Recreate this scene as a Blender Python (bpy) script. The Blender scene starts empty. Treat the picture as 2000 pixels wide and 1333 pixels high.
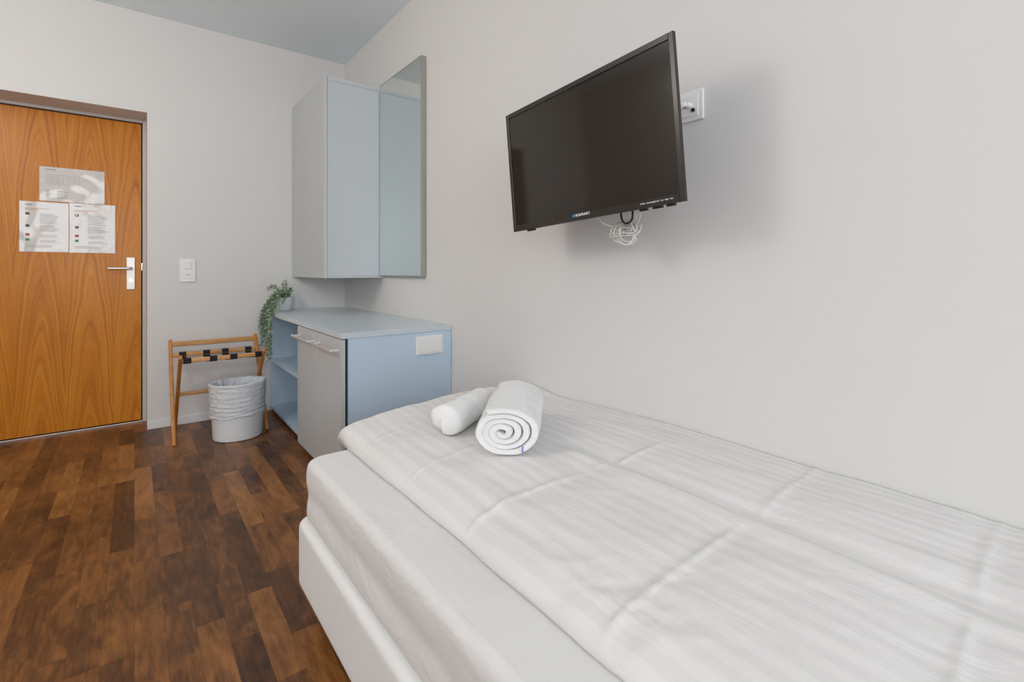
import bpy, bmesh, math, random
import numpy as np
from mathutils import Vector, Matrix, Euler, noise
random.seed(7); np.random.seed(7)
SC = bpy.context.scene; COL = SC.collection
PI = math.pi

# ------------------------------------------------------------ camera
cam_d = bpy.data.cameras.new('camera'); cam = bpy.data.objects.new('camera', cam_d); COL.objects.link(cam)
cam.location = (0, 0, 1.036); cam.rotation_euler = (PI/2, 0, math.radians(-37.8))
cam_d.sensor_width = 36; cam_d.lens = 951/2000*36; cam_d.shift_y = -138.5/2000
cam_d.clip_start = 0.02
SC.camera = cam
SC.view_settings.view_transform = 'Standard'; SC.view_settings.look = 'None'
SC.view_settings.gamma = 1; SC.view_settings.use_curve_mapping = False
SC.view_settings.exposure = 0.02

# ------------------------------------------------------------ light: sky through the rear window; side window and globe are added fill
W = bpy.data.worlds.new('sky'); SC.world = W; W.use_nodes = True
bg = W.node_tree.nodes['Background']; bg.inputs[0].default_value = (0.92, 0.95, 1.0, 1); bg.inputs[1].default_value = 6.8
WX0, WX1, WZ0, WZ1, REAR = -1.50, 0.65, 0.75, 2.45, -2.9
pd = bpy.data.lights.new('window_portal', 'AREA'); pd.shape = 'RECTANGLE'; pd.size = WX1-WX0; pd.size_y = WZ1-WZ0
pd.cycles.is_portal = True
po = bpy.data.objects.new('window_portal', pd); COL.objects.link(po)
po.location = ((WX0+WX1)/2, REAR-0.22, (WZ0+WZ1)/2); po.rotation_euler = (PI/2, 0, 0)
SY0, SY1, SZ0, SZ1 = -2.7, -1.6, 0.95, 2.25          # added window in the unseen left wall, for soft side light
pd2 = bpy.data.lights.new('fill_window_portal', 'AREA'); pd2.shape = 'RECTANGLE'; pd2.size = SY1-SY0; pd2.size_y = SZ1-SZ0; pd2.cycles.is_portal = True
po2 = bpy.data.objects.new('fill_window_portal', pd2); COL.objects.link(po2)
po2.location = (-1.75-0.17, (SY0+SY1)/2, (SZ0+SZ1)/2); po2.rotation_euler = (PI/2, 0, -PI/2)
FILL_POS = (-1.2, 2.0, 2.18); FILL_POWER = 15.5      # unseen glowing globe, added to fill the room, built below

# ------------------------------------------------------------ materials
def mat(name, col, rough=0.5, metal=0.0, spec=0.5, coat=0.0, sheen=0.0, trans=0.0, alpha=None):
    m = bpy.data.materials.new(name); m.use_nodes = True
    b = m.node_tree.nodes['Principled BSDF']
    b.inputs['Base Color'].default_value = (*col, 1); b.inputs['Roughness'].default_value = rough
    b.inputs['Metallic'].default_value = metal; b.inputs['Specular IOR Level'].default_value = spec
    b.inputs['Coat Weight'].default_value = coat; b.inputs['Coat Roughness'].default_value = 0.08
    b.inputs['Sheen Weight'].default_value = sheen; b.inputs['Transmission Weight'].default_value = trans
    return m
def srgb(r, g, b):
    f = lambda c: (c/255/12.92 if c/255 <= .04045 else ((c/255+.055)/1.055)**2.4)
    return (f(r), f(g), f(b))
class NT:
    """small node helper"""
    def __init__(s, m): s.m = m; s.t = m.node_tree; s.b = s.t.nodes['Principled BSDF']
    def n(s, typ, **kw):
        x = s.t.nodes.new(typ)
        for k, v in kw.items(): setattr(x, k, v)
        return x
    def l(s, a, b): s.t.links.new(a, b)
    def math(s, op, a, b=None, c=None):
        x = s.n('ShaderNodeMath', operation=op)
        for i, v in enumerate((a, b, c)):
            if v is None: continue
            if isinstance(v, (int, float)): x.inputs[i].default_value = v
            else: s.l(v, x.inputs[i])
        return x.outputs[0]
    def coord(s, scale=(1, 1, 1)):
        tc = s.n('ShaderNodeTexCoord'); mp = s.n('ShaderNodeMapping'); mp.inputs['Scale'].default_value = scale
        s.l(tc.outputs['Object'], mp.inputs['Vector']); return mp.outputs[0]
    def noise(s, vec, scale, detail=4, rough=0.5, dist=0.0):
        x = s.n('ShaderNodeTexNoise'); x.inputs['Scale'].default_value = scale; x.inputs['Detail'].default_value = detail
        x.inputs['Roughness'].default_value = rough; x.inputs['Distortion'].default_value = dist
        s.l(vec, x.inputs['Vector']); return x.outputs['Fac']
    def ramp(s, fac, stops):
        x = s.n('ShaderNodeValToRGB'); e = x.color_ramp.elements
        e[0].position, e[0].color = stops[0][0], (*stops[0][1], 1); e[1].position, e[1].color = stops[-1][0], (*stops[-1][1], 1)
        for p, c in stops[1:-1]:
            k = e.new(p); k.color = (*c, 1)
        s.l(fac, x.inputs[0]); return x.outputs[0]
    def bump(s, h, strength=0.2, dist=0.01):
        x = s.n('ShaderNodeBump'); x.inputs['Strength'].default_value = strength; x.inputs['Distance'].default_value = dist
        s.l(h, x.inputs['Height']); s.l(x.outputs[0], s.b.inputs['Normal']); return x
def bumpy(m, scale, strength, dist=0.003, sc=(1, 1, 1), detail=5):
    k = NT(m); k.bump(k.noise(k.coord(sc), scale, detail), strength, dist); return m

M = {}
M['wall'] = bumpy(mat('white_wall_plaster', (0.755, 0.745, 0.73), 0.85, spec=0.2), 90, 0.08, 0.002)
M['ceil'] = bumpy(mat('blue_grey_ceiling_paint', (0.87, 0.94, 0.98), 0.9, spec=0.15), 90, 0.08, 0.002)
M['trim'] = mat('white_trim_paint', (0.80, 0.80, 0.80), 0.45)
M['frame'] = mat('beige_steel_frame', srgb(200, 196, 190), 0.5)
M['dark'] = mat('dark_gap', (0.03, 0.017, 0.01), 0.7)
M['steel'] = mat('brushed_steel', (0.60, 0.57, 0.53), 0.40, metal=1)
M['satin'] = mat('satin_steel', (0.85, 0.86, 0.88), 0.45, metal=0.8)
M['chrome'] = mat('polished_steel', (0.92, 0.92, 0.92), 0.26, metal=1)
M['carcass'] = mat('sky_tinted_blue_laminate', (0.57, 0.71, 0.84), 0.34, spec=0.5)  # grey-blue laminate, made bluer and paler to carry sky light from the window
M['cabside'] = mat('pale_grey_laminate', (0.56, 0.60, 0.63), 0.30)
M['cabdoor'] = mat('warm_grey_laminate', (0.555, 0.58, 0.59), 0.36)
M['worktop'] = mat('blue_grey_worktop_laminate', (0.62, 0.69, 0.74), 0.26)
M['cabedge'] = mat('greenish_grey_edging', (0.52, 0.57, 0.54), 0.4)
M['mirror'] = mat('mirror_glass', (0.77, 0.82, 0.80), 0.015, metal=1)
M['mirrorframe'] = mat('beige_grey_mirror_frame', (0.42, 0.41, 0.36), 0.35, metal=0.5)
M['plastic'] = mat('white_plastic', (0.88, 0.875, 0.86), 0.35)
M['plastic_shadow'] = mat('socket_hole_dark', (0.05, 0.05, 0.05), 0.6)
M['tvblack'] = mat('black_gloss_plastic', (0.026, 0.020, 0.015), 0.22, spec=0.5)
M['screen'] = mat('tv_screen_glass', (0.018, 0.012, 0.007), 0.07, spec=0.5)
M['black'] = mat('black_webbing', (0.012, 0.012, 0.016), 0.8)
M['ink'] = mat('print_ink', (0.13, 0.12, 0.12), 0.7)
M['ink_pale'] = mat('pale_print_ink', (0.33, 0.31, 0.30), 0.7)
M['ink_red'] = mat('red_print', (0.50, 0.10, 0.10), 0.6)
M['ink_orange'] = mat('orange_print', (0.60, 0.22, 0.10), 0.6)
M['ink_green'] = mat('green_print', (0.12, 0.30, 0.15), 0.6)
M['white_print'] = mat('white_lettering', (0.85, 0.85, 0.85), 0.4)
M['cyan_print'] = mat('blue_emblem', (0.03, 0.28, 0.50), 0.4)
M['cable_white'] = mat('white_cable', (0.72, 0.70, 0.67), 0.4)
M['cable_black'] = mat('black_cable', (0.015, 0.012, 0.01), 0.4)
M['potwhite'] = mat('white_glazed_pot', (0.80, 0.84, 0.86), 0.25)
M['binwhite'] = mat('white_bin_plastic', (0.86, 0.90, 0.93), 0.34)
M['bag_mark'] = mat('blue_thread', (0.25, 0.30, 0.62), 0.7)
M['stem'] = mat('plant_stem', (0.12, 0.17, 0.07), 0.7)

m = mat('wrinkled_bin_bag', (0.74, 0.77, 0.80), 0.35); k = NT(m)
v = k.coord((1, 1, 3.2)); h = k.math('ADD', k.noise(v, 16, 6, .6, 1.2), k.math('MULTIPLY', k.noise(k.coord((1, 1, 1)), 55, 4), .35)); k.bump(h, .7, .012)
M['bag'] = m
m = mat('laminated_paper', (0.66, 0.63, 0.60), 0.55, coat=1.0); k = NT(m)
v = k.coord((1, 1, 1)); k.bump(k.noise(v, 17, 3, .5, 1.4), .38, .02); M['paper'] = m; m.node_tree.nodes['Principled BSDF'].inputs['Coat Roughness'].default_value = .07

# leaves
m = mat('plant_leaves', (0.10, 0.2, 0.1), 0.55); k = NT(m)
k.l(k.ramp(k.noise(k.coord(), 40, 2), [(.3, srgb(84, 108, 88)), (.5, srgb(136, 160, 130)), (.7, srgb(185, 200, 178))]), k.b.inputs['Base Color']); M['leaf'] = m

# bedding
def cloth(name, col, wr_scale, strength, sc=(1, 1, 1), dist=0.01, rough=0.85, stripes=False, fine=True):
    m = mat(name, col, rough, spec=0.25, sheen=0.15); k = NT(m)
    v = k.coord(sc); h = k.noise(v, wr_scale, 4, .55, .6)
    if fine: h = k.math('ADD', h, k.math('MULTIPLY', k.noise(k.coord(), 420, 2), .03))
    k.bump(h, strength, dist)
    if stripes:
        tc = k.n('ShaderNodeTexCoord'); sp = k.n('ShaderNodeSeparateXYZ'); k.l(tc.outputs['UV'], sp.inputs[0])
        s = k.math('SINE', k.math('MULTIPLY', sp.outputs[0], 2*PI/0.036))
        s = k.math('ADD', k.math('MULTIPLY', s, 2.2), .5)
        mx = k.n('ShaderNodeClamp'); k.l(s, mx.inputs[0])
        k.l(k.ramp(mx.outputs[0], [(0, tuple(c*.955 for c in col)), (1, col)]), k.b.inputs['Base Color'])
        k.l(k.math('MULTIPLY_ADD', mx.outputs[0], -.25, .80), k.b.inputs['Roughness'])
    return m
M['sheet'] = cloth('white_cotton_sheet', (0.78, 0.77, 0.755), 5, .60, (1.6, .6, 1.6), .02)
M['duvet'] = cloth('white_satin_stripe_cotton', (0.795, 0.78, 0.765), 9, .50, (1.2, .5, 1), .012, stripes=True)
M['base'] = cloth('white_upholstery', (0.84, 0.84, 0.83), 3, .15, (1, 1, 1), .01)
M['towel'] = cloth('white_terry_cotton', (0.90, 0.90, 0.89), 75, .6, (1, 1, 1), .006)
k = NT(M['towel'])

# plank floor: strips run along Y, each strip cut into staggered staves of one tone
m = mat('dark_stained_strip_parquet', (0.1, 0.06, 0.03), 0.36, spec=0.42); k = NT(m)
tc = k.n('ShaderNodeTexCoord'); sp = k.n('ShaderNodeSeparateXYZ'); k.l(tc.outputs['Object'], sp.inputs[0])
X, Y = sp.outputs[0], sp.outputs[1]
PW, PL = .071, .46
cx = k.math('DIVIDE', X, PW); ci = k.math('FLOOR', cx); cf = k.math('SUBTRACT', cx, ci)
wn = k.n('ShaderNodeTexWhiteNoise', noise_dimensions='1D'); k.l(ci, wn.inputs['W'])
yy = k.math('ADD', k.math('DIVIDE', Y, PL), k.math('MULTIPLY', wn.outputs['Value'], 7.31))
# uneven stave lengths
yy = k.math('ADD', yy, k.math('MULTIPLY', k.math('SINE', k.math('ADD', k.math('MULTIPLY', yy, 2.1), k.math('MULTIPLY', ci, 1.7))), .22))
ri = k.math('FLOOR', yy); rf = k.math('SUBTRACT', yy, ri)
cb = k.n('ShaderNodeCombineXYZ'); k.l(ci, cb.inputs[0]); k.l(ri, cb.inputs[1])
w2 = k.n('ShaderNodeTexWhiteNoise', noise_dimensions='2D'); k.l(cb.outputs[0], w2.inputs['Vector'])
tone = w2.outputs['Value']
of = k.n('ShaderNodeCombineXYZ'); k.l(k.math('MULTIPLY', tone, 37.0), of.inputs[2]); k.l(k.math('MULTIPLY', w2.outputs['Value'], 11.0), of.inputs[0])
va = k.n('ShaderNodeVectorMath', operation='ADD'); k.l(tc.outputs['Object'], va.inputs[0]); k.l(of.outputs[0], va.inputs[1])
mp = k.n('ShaderNodeMapping'); mp.inputs['Scale'].default_value = (1, .10, 1); k.l(va.outputs[0], mp.inputs[0])
grain = k.noise(mp.outputs[0], 95, 6, .65, .3)
mp2 = k.n('ShaderNodeMapping'); mp2.inputs['Scale'].default_value = (1, .35, 1); k.l(va.outputs[0], mp2.inputs[0])
fig = k.noise(mp2.outputs[0], 11, 3, .5, 2.4)
blot = k.noise(tc.outputs['Object'], 2.2, 3, .5)
val = k.math('ADD', k.math('MULTIPLY', tone, .29), k.math('ADD', k.math('MULTIPLY', grain, .44), k.math('ADD', k.math('MULTIPLY', fig, .46), k.math('MULTIPLY', blot, .35))))
colr = k.ramp(val, [(.52, srgb(56, 32, 16)), (.68, srgb(94, 58, 29)), (.82, srgb(128, 82, 40)), (1.0, srgb(162, 110, 58))])
# joints
ex = k.math('MINIMUM', cf, k.math('SUBTRACT', 1.0, cf)); ey = k.math('MINIMUM', rf, k.math('SUBTRACT', 1.0, rf))
jx = k.math('LESS_THAN', ex, .012); jy = k.math('LESS_THAN', ey, .003); j = k.math('MAXIMUM', jx, jy)
mx = k.n('ShaderNodeMix', data_type='RGBA'); k.l(k.math('MULTIPLY', j, .35), mx.inputs['Factor']); k.l(colr, mx.inputs['A']); mx.inputs['B'].default_value = (*srgb(40, 24, 14), 1)
k.l(mx.outputs['Result'], k.b.inputs['Base Color'])
k.l(k.math('MULTIPLY_ADD', grain, .18, .27), k.b.inputs['Roughness'])
k.bump(k.math('SUBTRACT', k.math('MULTIPLY', grain, .3), j), .12, .002)
M['floor'] = m

# door veneer: flame (cathedral) figure in mirrored leaves
def veneer(name, c0, c1, c2, width, x0):
    m = mat(name, c1, 0.30, spec=0.28); k = NT(m)
    tc = k.n('ShaderNodeTexCoord'); sp = k.n('ShaderNodeSeparateXYZ'); k.l(tc.outputs['Object'], sp.inputs[0])
    x = k.math('DIVIDE', k.math('SUBTRACT', sp.outputs[0], x0), width)
    xi = k.math('ROUND', x); xf = k.math('MULTIPLY', k.math('SUBTRACT', x, xi), width)
    warp = k.noise(k.coord((1.5, 1, .5)), 4, 3, .5)
    xf = k.math('ADD', xf, k.math('MULTIPLY', k.math('SUBTRACT', warp, .5), .05))
    par = k.math('MULTIPLY', k.math('MULTIPLY', xf, xf), 42.0)
    ab = k.math('MULTIPLY', k.math('SQRT', k.math('ADD', k.math('MULTIPLY', xf, xf), .0004)), 5.0)
    fld = k.math('ADD', sp.outputs[2], k.math('ADD', par, ab))
    fld = k.math('ADD', fld, k.math('MULTIPLY', k.noise(k.coord((3, 1, 1)), 3, 3), .22))
    c = k.n('ShaderNodeCombineXYZ'); k.l(fld, c.inputs[0]); k.l(k.math('MULTIPLY', xi, .07), c.inputs[1])
    bands = k.noise(c.outputs[0], 8.5, 3, .55)
    fine = k.noise(k.coord((1, 1, .03)), 190, 4, .6)
    mid = k.noise(k.coord((1, 1, .1)), 26, 3, .5)
    val = k.math('ADD', k.math('MULTIPLY', bands, .72), k.math('ADD', k.math('MULTIPLY', fine, .12), k.math('MULTIPLY', mid, .2)))
    k.l(k.ramp(val, [(.36, c0), (.52, c1), (.70, c2)]), k.b.inputs['Base Color'])
    return m
M['veneer'] = veneer('flame_figured_cherry_veneer', srgb(172, 98, 14), srgb(200, 124, 24), srgb(216, 146, 42), .236, -.289)
def wood(name, c0, c1, sc):
    m = mat(name, c1, 0.4); k = NT(m); k.l(k.ramp(k.noise(k.coord(sc), 40, 4, .6, .3), [(.35, c0), (.65, c1)]), k.b.inputs['Base Color']); return m
M['beech'] = wood('light_beech', srgb(196, 142, 82), srgb(216, 166, 106), (.2, 1, 1))
M['beechleg'] = wood('orange_beech', srgb(186, 118, 50), srgb(208, 142, 72), (1, 1, .15))

# ------------------------------------------------------------ geometry helpers
OFF = {}
def thing(name, label, cat, loc=(0, 0, 0), rot=(0, 0, 0), group=None, local=False):
    o = bpy.data.objects.new(name, None); COL.objects.link(o); o.empty_display_size = .05
    o.location = loc; o.rotation_euler = rot; o['label'] = label; o['category'] = cat
    if group: o['group'] = group
    OFF[o] = Vector((0, 0, 0)) if local else Vector(loc)
    return o
def obj(name, bm, m, parent=None, smooth=False, origin=None, label=None):
    bmesh.ops.recalc_face_normals(bm, faces=bm.faces)
    if parent is not None: off = OFF[parent]
    else: off = Vector(origin) if origin is not None else Vector((0, 0, 0))
    if off.length > 0: bmesh.ops.translate(bm, verts=bm.verts, vec=-off)
    for e in bm.edges:
        if len(e.link_faces) == 2 and e.calc_face_angle(0) > .75: e.smooth = False
    me = bpy.data.meshes.new(name); bm.to_mesh(me); bm.free()
    for x in (m if isinstance(m, (list, tuple)) else [m]): me.materials.append(x)
    o = bpy.data.objects.new(name, me); COL.objects.link(o)
    if parent is not None: o.parent = parent
    else: o.location = off
    OFF[o] = off
    if smooth:
        me.shade_smooth()
    if label: o['label'] = label
    return o
def tag(o, label, cat, group=None, kind=None):
    o['label'] = label; o['category'] = cat
    if group: o['group'] = group
    if kind: o['kind'] = kind
    return o
def struct(name, bm, m, **kw):
    o = obj(name, bm, m, **kw); o['kind'] = 'structure'; return o
def add_box(bm, a, b, bev=0.0, seg=2, mi=0):
    a, b = Vector(a), Vector(b); c = (a+b)/2; s = b-a
    r = bmesh.ops.create_cube(bm, size=1.0, matrix=Matrix.Translation(c) @ Matrix.Diagonal((abs(s.x), abs(s.y), abs(s.z), 1)))
    vs = r['verts']; fs = list({f for v in vs for f in v.link_faces})
    for f in fs: f.material_index = mi
    if bev > 0:
        es = list({e for v in vs for e in v.link_edges})
        bmesh.ops.bevel(bm, geom=es, offset=bev, segments=seg, affect='EDGES', profile=.5, clamp_overlap=True, material=-1)
    return bm
def box(a, b, bev=0.0, seg=2): return add_box(bmesh.new(), a, b, bev, seg)
def add_bar(bm, p0, p1, w, d, xdir=(1, 0, 0), bev=.003, seg=2):
    """rectangular bar from p0 to p1; w along xdir, d across"""
    p0, p1 = Vector(p0), Vector(p1); z = (p1-p0).normalized(); x = Vector(xdir); x = (x - z*x.dot(z)).normalized(); y = z.cross(x)
    R = Matrix((x, y, z)).transposed().to_4x4(); L = (p1-p0).length
    t = bmesh.new(); add_box(t, (-w/2, -d/2, 0), (w/2, d/2, L), bev, seg); t.transform(Matrix.Translation(p0) @ R)
    me = bpy.data.meshes.new('tmp'); t.to_mesh(me); t.free(); bm.from_mesh(me); bpy.data.meshes.remove(me); return bm
def add_tube(bm, pts, r, n=8, cap=True, mi=0):
    pts = [Vector(p) for p in pts]; rings = []; prev = None
    for i, p in enumerate(pts):
        t = (pts[min(i+1, len(pts)-1)]-pts[max(i-1, 0)]).normalized()
        if prev is None: prev = t.orthogonal().normalized()
        u = (prev - t*prev.dot(t)).normalized(); prev = u; w = t.cross(u)
        rr = r[i] if isinstance(r, (list, tuple)) else r
        rings.append([bm.verts.new(p+(u*math.cos(a)+w*math.sin(a))*rr) for a in [2*PI*k/n for k in range(n)]])
    for a, b in zip(rings, rings[1:]):
        for k in range(n):
            f = bm.faces.new((a[k], a[(k+1) % n], b[(k+1) % n], b[k])); f.material_index = mi; f.smooth = True
    if cap:
        for rg in (rings[0], rings[-1]):
            f = bm.faces.new(rg); f.material_index = mi
    return bm
def add_lathe(bm, prof, c, n=48, sx=1.0, sy=1.0, close=False, mi=0):
    rings = [[bm.verts.new((c[0]+r*sx*math.cos(2*PI*k/n), c[1]+r*sy*math.sin(2*PI*k/n), c[2]+z)) for k in range(n)] for r, z in prof]
    for a, b in zip(rings, rings[1:]):
        for k in range(n):
            f = bm.faces.new((a[k], a[(k+1) % n], b[(k+1) % n], b[k])); f.material_index = mi; f.smooth = True
    if close:
        bm.faces.new(rings[0]); bm.faces.new(rings[-1])
    return rings
def spline(pts, n=12):
    """catmull-rom through points"""
    P = [Vector(p) for p in pts]; P = [P[0]*2-P[1]]+P+[P[-1]*2-P[-2]]; out = []
    for i in range(1, len(P)-2):
        for k in range(n):
            t = k/n; a, b, c, d = P[i-1:i+3]
            out.append(.5*((2*b)+(c-a)*t+(2*a-5*b+4*c-d)*t*t+(3*b-a-3*c+d)*t**3))
    out.append(P[-2]); return out
def text_mesh(name, body, size, m, parent, loc, rot, depth=.0004):
    cu = bpy.data.curves.new('tmp_text', 'FONT'); cu.body = body; cu.size = size; cu.extrude = depth; cu.align_x = 'CENTER'; cu.align_y = 'CENTER'; cu.offset = size*.02
    to = bpy.data.objects.new('tmp_text', cu); COL.objects.link(to)
    dg = bpy.context.evaluated_depsgraph_get(); me = bpy.data.meshes.new_from_object(to.evaluated_get(dg))
    bpy.data.objects.remove(to); bpy.data.curves.remove(cu)
    me.transform(Matrix.Translation(loc) @ Euler(rot).to_matrix().to_4x4())
    me.materials.clear(); me.materials.append(m)
    o = bpy.data.objects.new(name, me); COL.objects.link(o); o.parent = parent; OFF[o] = OFF.get(parent, Vector()); return o

# ------------------------------------------------------------ room shell
XR, YB, XL, H = 1.347, 3.95, -1.75, 2.70
DY, DX0, DX1, DZ = 4.19, -0.885, 0.066, 2.060      # door plane and opening
struct('floor', box((XL-.2, REAR-.25, -.1), (XR+.2, DY+.25, 0)), M['floor'])
struct('ceiling', box((XL-.2, REAR-.25, H), (XR+.2, DY+.25, H+.12)), M['ceil'])
struct('wall_right', box((XR, REAR-.25, 0), (XR+.2, DY+.25, H)), M['wall'])
b = bmesh.new()
add_box(b, (XL-.2, REAR-.25, 0), (XL, SY0, H)); add_box(b, (XL-.2, SY1, 0), (XL, DY+.25, H)); add_box(b, (XL-.2, SY0, 0), (XL, SY1, SZ0)); add_box(b, (XL-.2, SY0, SZ1), (XL, SY1, H))
struct('wall_left', b, M['wall'])
win = thing('fill_window', 'x', 'x', (XL-.12, (SY0+SY1)/2, SZ0)); del win['label']; del win['category']; win['kind'] = 'structure'  # frame of the added side window
b = bmesh.new(); t = .06
for a, c in (((SY0, SZ0), (SY0+t, SZ1)), ((SY1-t, SZ0), (SY1, SZ1)), ((SY0+t, SZ0), (SY1-t, SZ0+t)), ((SY0+t, SZ1-t), (SY1-t, SZ1)), (((SY0+SY1)/2-.04, SZ0+t), ((SY0+SY1)/2+.04, SZ1-t))):
    add_box(b, (XL-.15, a[0], a[1]), (XL-.09, c[0], c[1]), .004)
obj('window_frame', b, M['trim'], win)
b = bmesh.new()
add_box(b, (DX1, YB, 0), (XR, DY+.08, H)); add_box(b, (XL, YB, 0), (DX0, DY+.08, H)); add_box(b, (DX0, YB, DZ), (DX1, DY+.08, H))
struct('wall_back', b, M['wall'])
b = bmesh.new()
add_box(b, (XL, REAR-.25, 0), (XR, REAR, WZ0)); add_box(b, (XL, REAR-.25, WZ1), (XR, REAR, H))
add_box(b, (XL, REAR-.25, WZ0), (WX0, REAR, WZ1)); add_box(b, (WX1, REAR-.25, WZ0), (XR, REAR, WZ1))
struct('wall_front', b, M['wall'])
win = thing('window_1', 'x', 'x', ((WX0+WX1)/2, REAR-.15, WZ0)); del win['label']; del win['category']; win['kind'] = 'structure'
b = bmesh.new(); t = .06
for a, c in (((WX0, WZ0), (WX0+t, WZ1)), ((WX1-t, WZ0), (WX1, WZ1)), ((WX0+t, WZ0), (WX1-t, WZ0+t)), ((WX0+t, WZ1-t), (WX1-t, WZ1)), (((WX0+WX1)/2-.04, WZ0+t), ((WX0+WX1)/2+.04, WZ1-t))):
    add_box(b, (a[0], REAR-.18, a[1]), (c[0], REAR-.12, c[1]), .004)
obj('window_frame', b, M['trim'], win)
struct('baseboard_back', box((DX1, YB-.010, 0), (XR-.02, YB-.0005, .052), .002), M['trim'])
struct('baseboard_right', box((XR-.010, -2.88, 0), (XR-.0005, YB-.012, .052), .002), M['trim'])
struct('baseboard_left', box((XL+.0005, -2.88, 0), (XL+.012, YB-.012, .052), .002), M['trim'])

# door in its reveal
dr = thing('door_1', 'x', 'x', (-.41, DY, 0)); del dr['label']; del dr['category']; dr['kind'] = 'structure'
obj('door_leaf', box((-.84, DY, .014), (.038, DY+.04, 2.034), .0015), M['veneer'], dr)
b = bmesh.new()
add_box(b, (.0445, DY-.012, 0), (DX1, DY+.045, DZ), .002); add_box(b, (DX0, DY-.012, 0), (-.846, DY+.045, DZ), .002)
add_box(b, (-.846, DY-.012, 2.041), (.0445, DY+.045, DZ), .002)
obj('door_frame', b, M['frame'], dr)
b = box((-.846, DY-.004, 2.034), (.0445, DY+.05, 2.041)); add_box(b, (.038, DY+.012, 0), (.0445, DY+.05, 2.034)); add_box(b, (-.846, DY+.042, 0), (.0445, DY+.07, 2.03))  # dark strips standing in for shade in the gap round the leaf
obj('door_gap_shade', b, M['dark'], dr)
obj('threshold', box((-.846, DY-.012, 0), (.0445, DY+.05, .009), .002), M['steel'], dr)
pl = obj('lock_plate', box((-.042, DY-.009, .905), (.004, DY-.0002, 1.122), .002), M['steel'], dr)
b = bmesh.new(); add_tube(b, [(-.013, DY-.001, 1.048), (-.013, DY-.045, 1.048)], .009, 14)
add_tube(b, spline([(-.013, DY-.040, 1.048), (-.022, DY-.052, 1.048), (-.05, DY-.054, 1.048), (-.137, DY-.054, 1.047)], 6), .0095, 14)
obj('door_lever', b, M['chrome'], dr, smooth=True)
b = bmesh.new(); add_tube(b, [(-.018, DY-.0085, .966), (-.018, DY-.016, .966)], .0125, 20); obj('lock_cylinder', b, M['chrome'], dr, smooth=False)
obj('thumb_turn', box((-.028, DY-.026, .957), (-.012, DY-.015, .965), .002), M['chrome'], dr)
obj('strike_plate', box((.0385, DY-.014, 1.035), (.044, DY-.004, 1.085), .001), M['chrome'], dr)

# laminated notices on the door
def notice(x0, x1, z0, z1, label, prints, yo):
    n = 14; b = bmesh.new(); y = DY-yo; g = []
    for j in range(n+1):
        row = []
        for i in range(n+1):
            x = x0+(x1-x0)*i/n; z = z0+(z1-z0)*j/n
            wv = .0022*noise.noise(Vector((x*14, z*16, yo*90)))*min(1, min(i, n-i)/1.5+.3)
            row.append(b.verts.new((x, y-.0026+wv, z)))
        g.append(row)
    for j in range(n):
        for i in range(n): b.faces.new((g[j][i], g[j][i+1], g[j+1][i+1], g[j+1][i])).smooth = True
    r = bmesh.ops.extrude_face_region(b, geom=list(b.faces)); bmesh.ops.translate(b, verts=[v for v in r['geom'] if isinstance(v, bmesh.types.BMVert)], vec=(0, .0005, 0))
    w, hh = x1-x0, z1-z0
    for (u0, v0, u1, v1, mi) in prints:
        xa, xb, za, zb = x0+w*u0, x0+w*u1, z1-hh*v1, z1-hh*v0
        nn = max(1, int((xb-xa)/.012))
        for q in range(nn):
            qa, qb = xa+(xb-xa)*q/nn, xa+(xb-xa)*(q+1)/nn
            f = lambda x, z: y-.0026-.0004+.0022*noise.noise(Vector((x*14, z*16, yo*90)))*min(1, min((x-x0)/w*n, n-(x-x0)/w*n)/1.5+.3)
            fc = b.faces.new([b.verts.new((x, f(x, z), z)) for x, z in ((qa, za), (qb, za), (qb, zb), (qa, zb))]); fc.material_index = mi
    o = obj('laminated_notice', b, [M['paper'], M['ink'], M['ink_pale'], M['ink_red'], M['ink_green'], M['ink_orange']], origin=(x0, y, z0))
    tag(o, label, 'notice', 'laminated notices on the door'); return o
def lines(u0, v0, u1, v1, n, mi, jit=.3):
    out = []; rr = random.Random(int(u0*100+v0*1000))
    for i in range(n):
        v = v0+(v1-v0)*(i+.3)/n; out.append((u0, v, u0+(u1-u0)*(1-rr.random()*jit), v+(v1-v0)/n*.28, mi))
    return out
pr = [(.08, .07, .24, .085, 1), (.88, .13, .94, .14, 2)]
for i in range(5): pr.append((.10, .22+i*.065, .60, .226+i*.065, 2))
for i in range(7): pr.append((.10+i*.083, .22, .103+i*.083, .48, 2))
pr += lines(.09, .68, .17, .92, 6, 1) + lines(.26, .68, .45, .92, 4, 2)
notice(-.466, -.155, 1.469, 1.684, 'wide laminated notice with a floor plan, taped above two others on the door', pr, .0008)
def pics(red=True):
    p = [(.11, .055, .25, .068, 1), (.11, .135, .60, .143, 5), (.11, .165, .38, .173, 5)]
    for (v, mi) in ((.22, 1), (.46, 1), (.635, 3), (.735, 4)):
        p.append((.12, v, .20, v+.05, mi))
        if v < .5: p.append((.135, v+.012, .17, v+.034, 0))
    p += lines(.40, .23, .80, .44, 8, 2) + lines(.40, .46, .82, .60, 5, 2) + lines(.40, .65, .80, .72, 3, 2) + lines(.40, .76, .84, .82, 3, 2) + lines(.12, .86, .75, .92, 2, 2)
    return p
notice(-.554, -.331, 1.150, 1.461, 'laminated instruction sheet with red and green symbols, lower left on the door', pics(), .0010)
notice(-.328, -.101, 1.148, 1.466, 'glaring laminated instruction sheet, lower right on the door nearest the handle', pics(), .0006)

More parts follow.
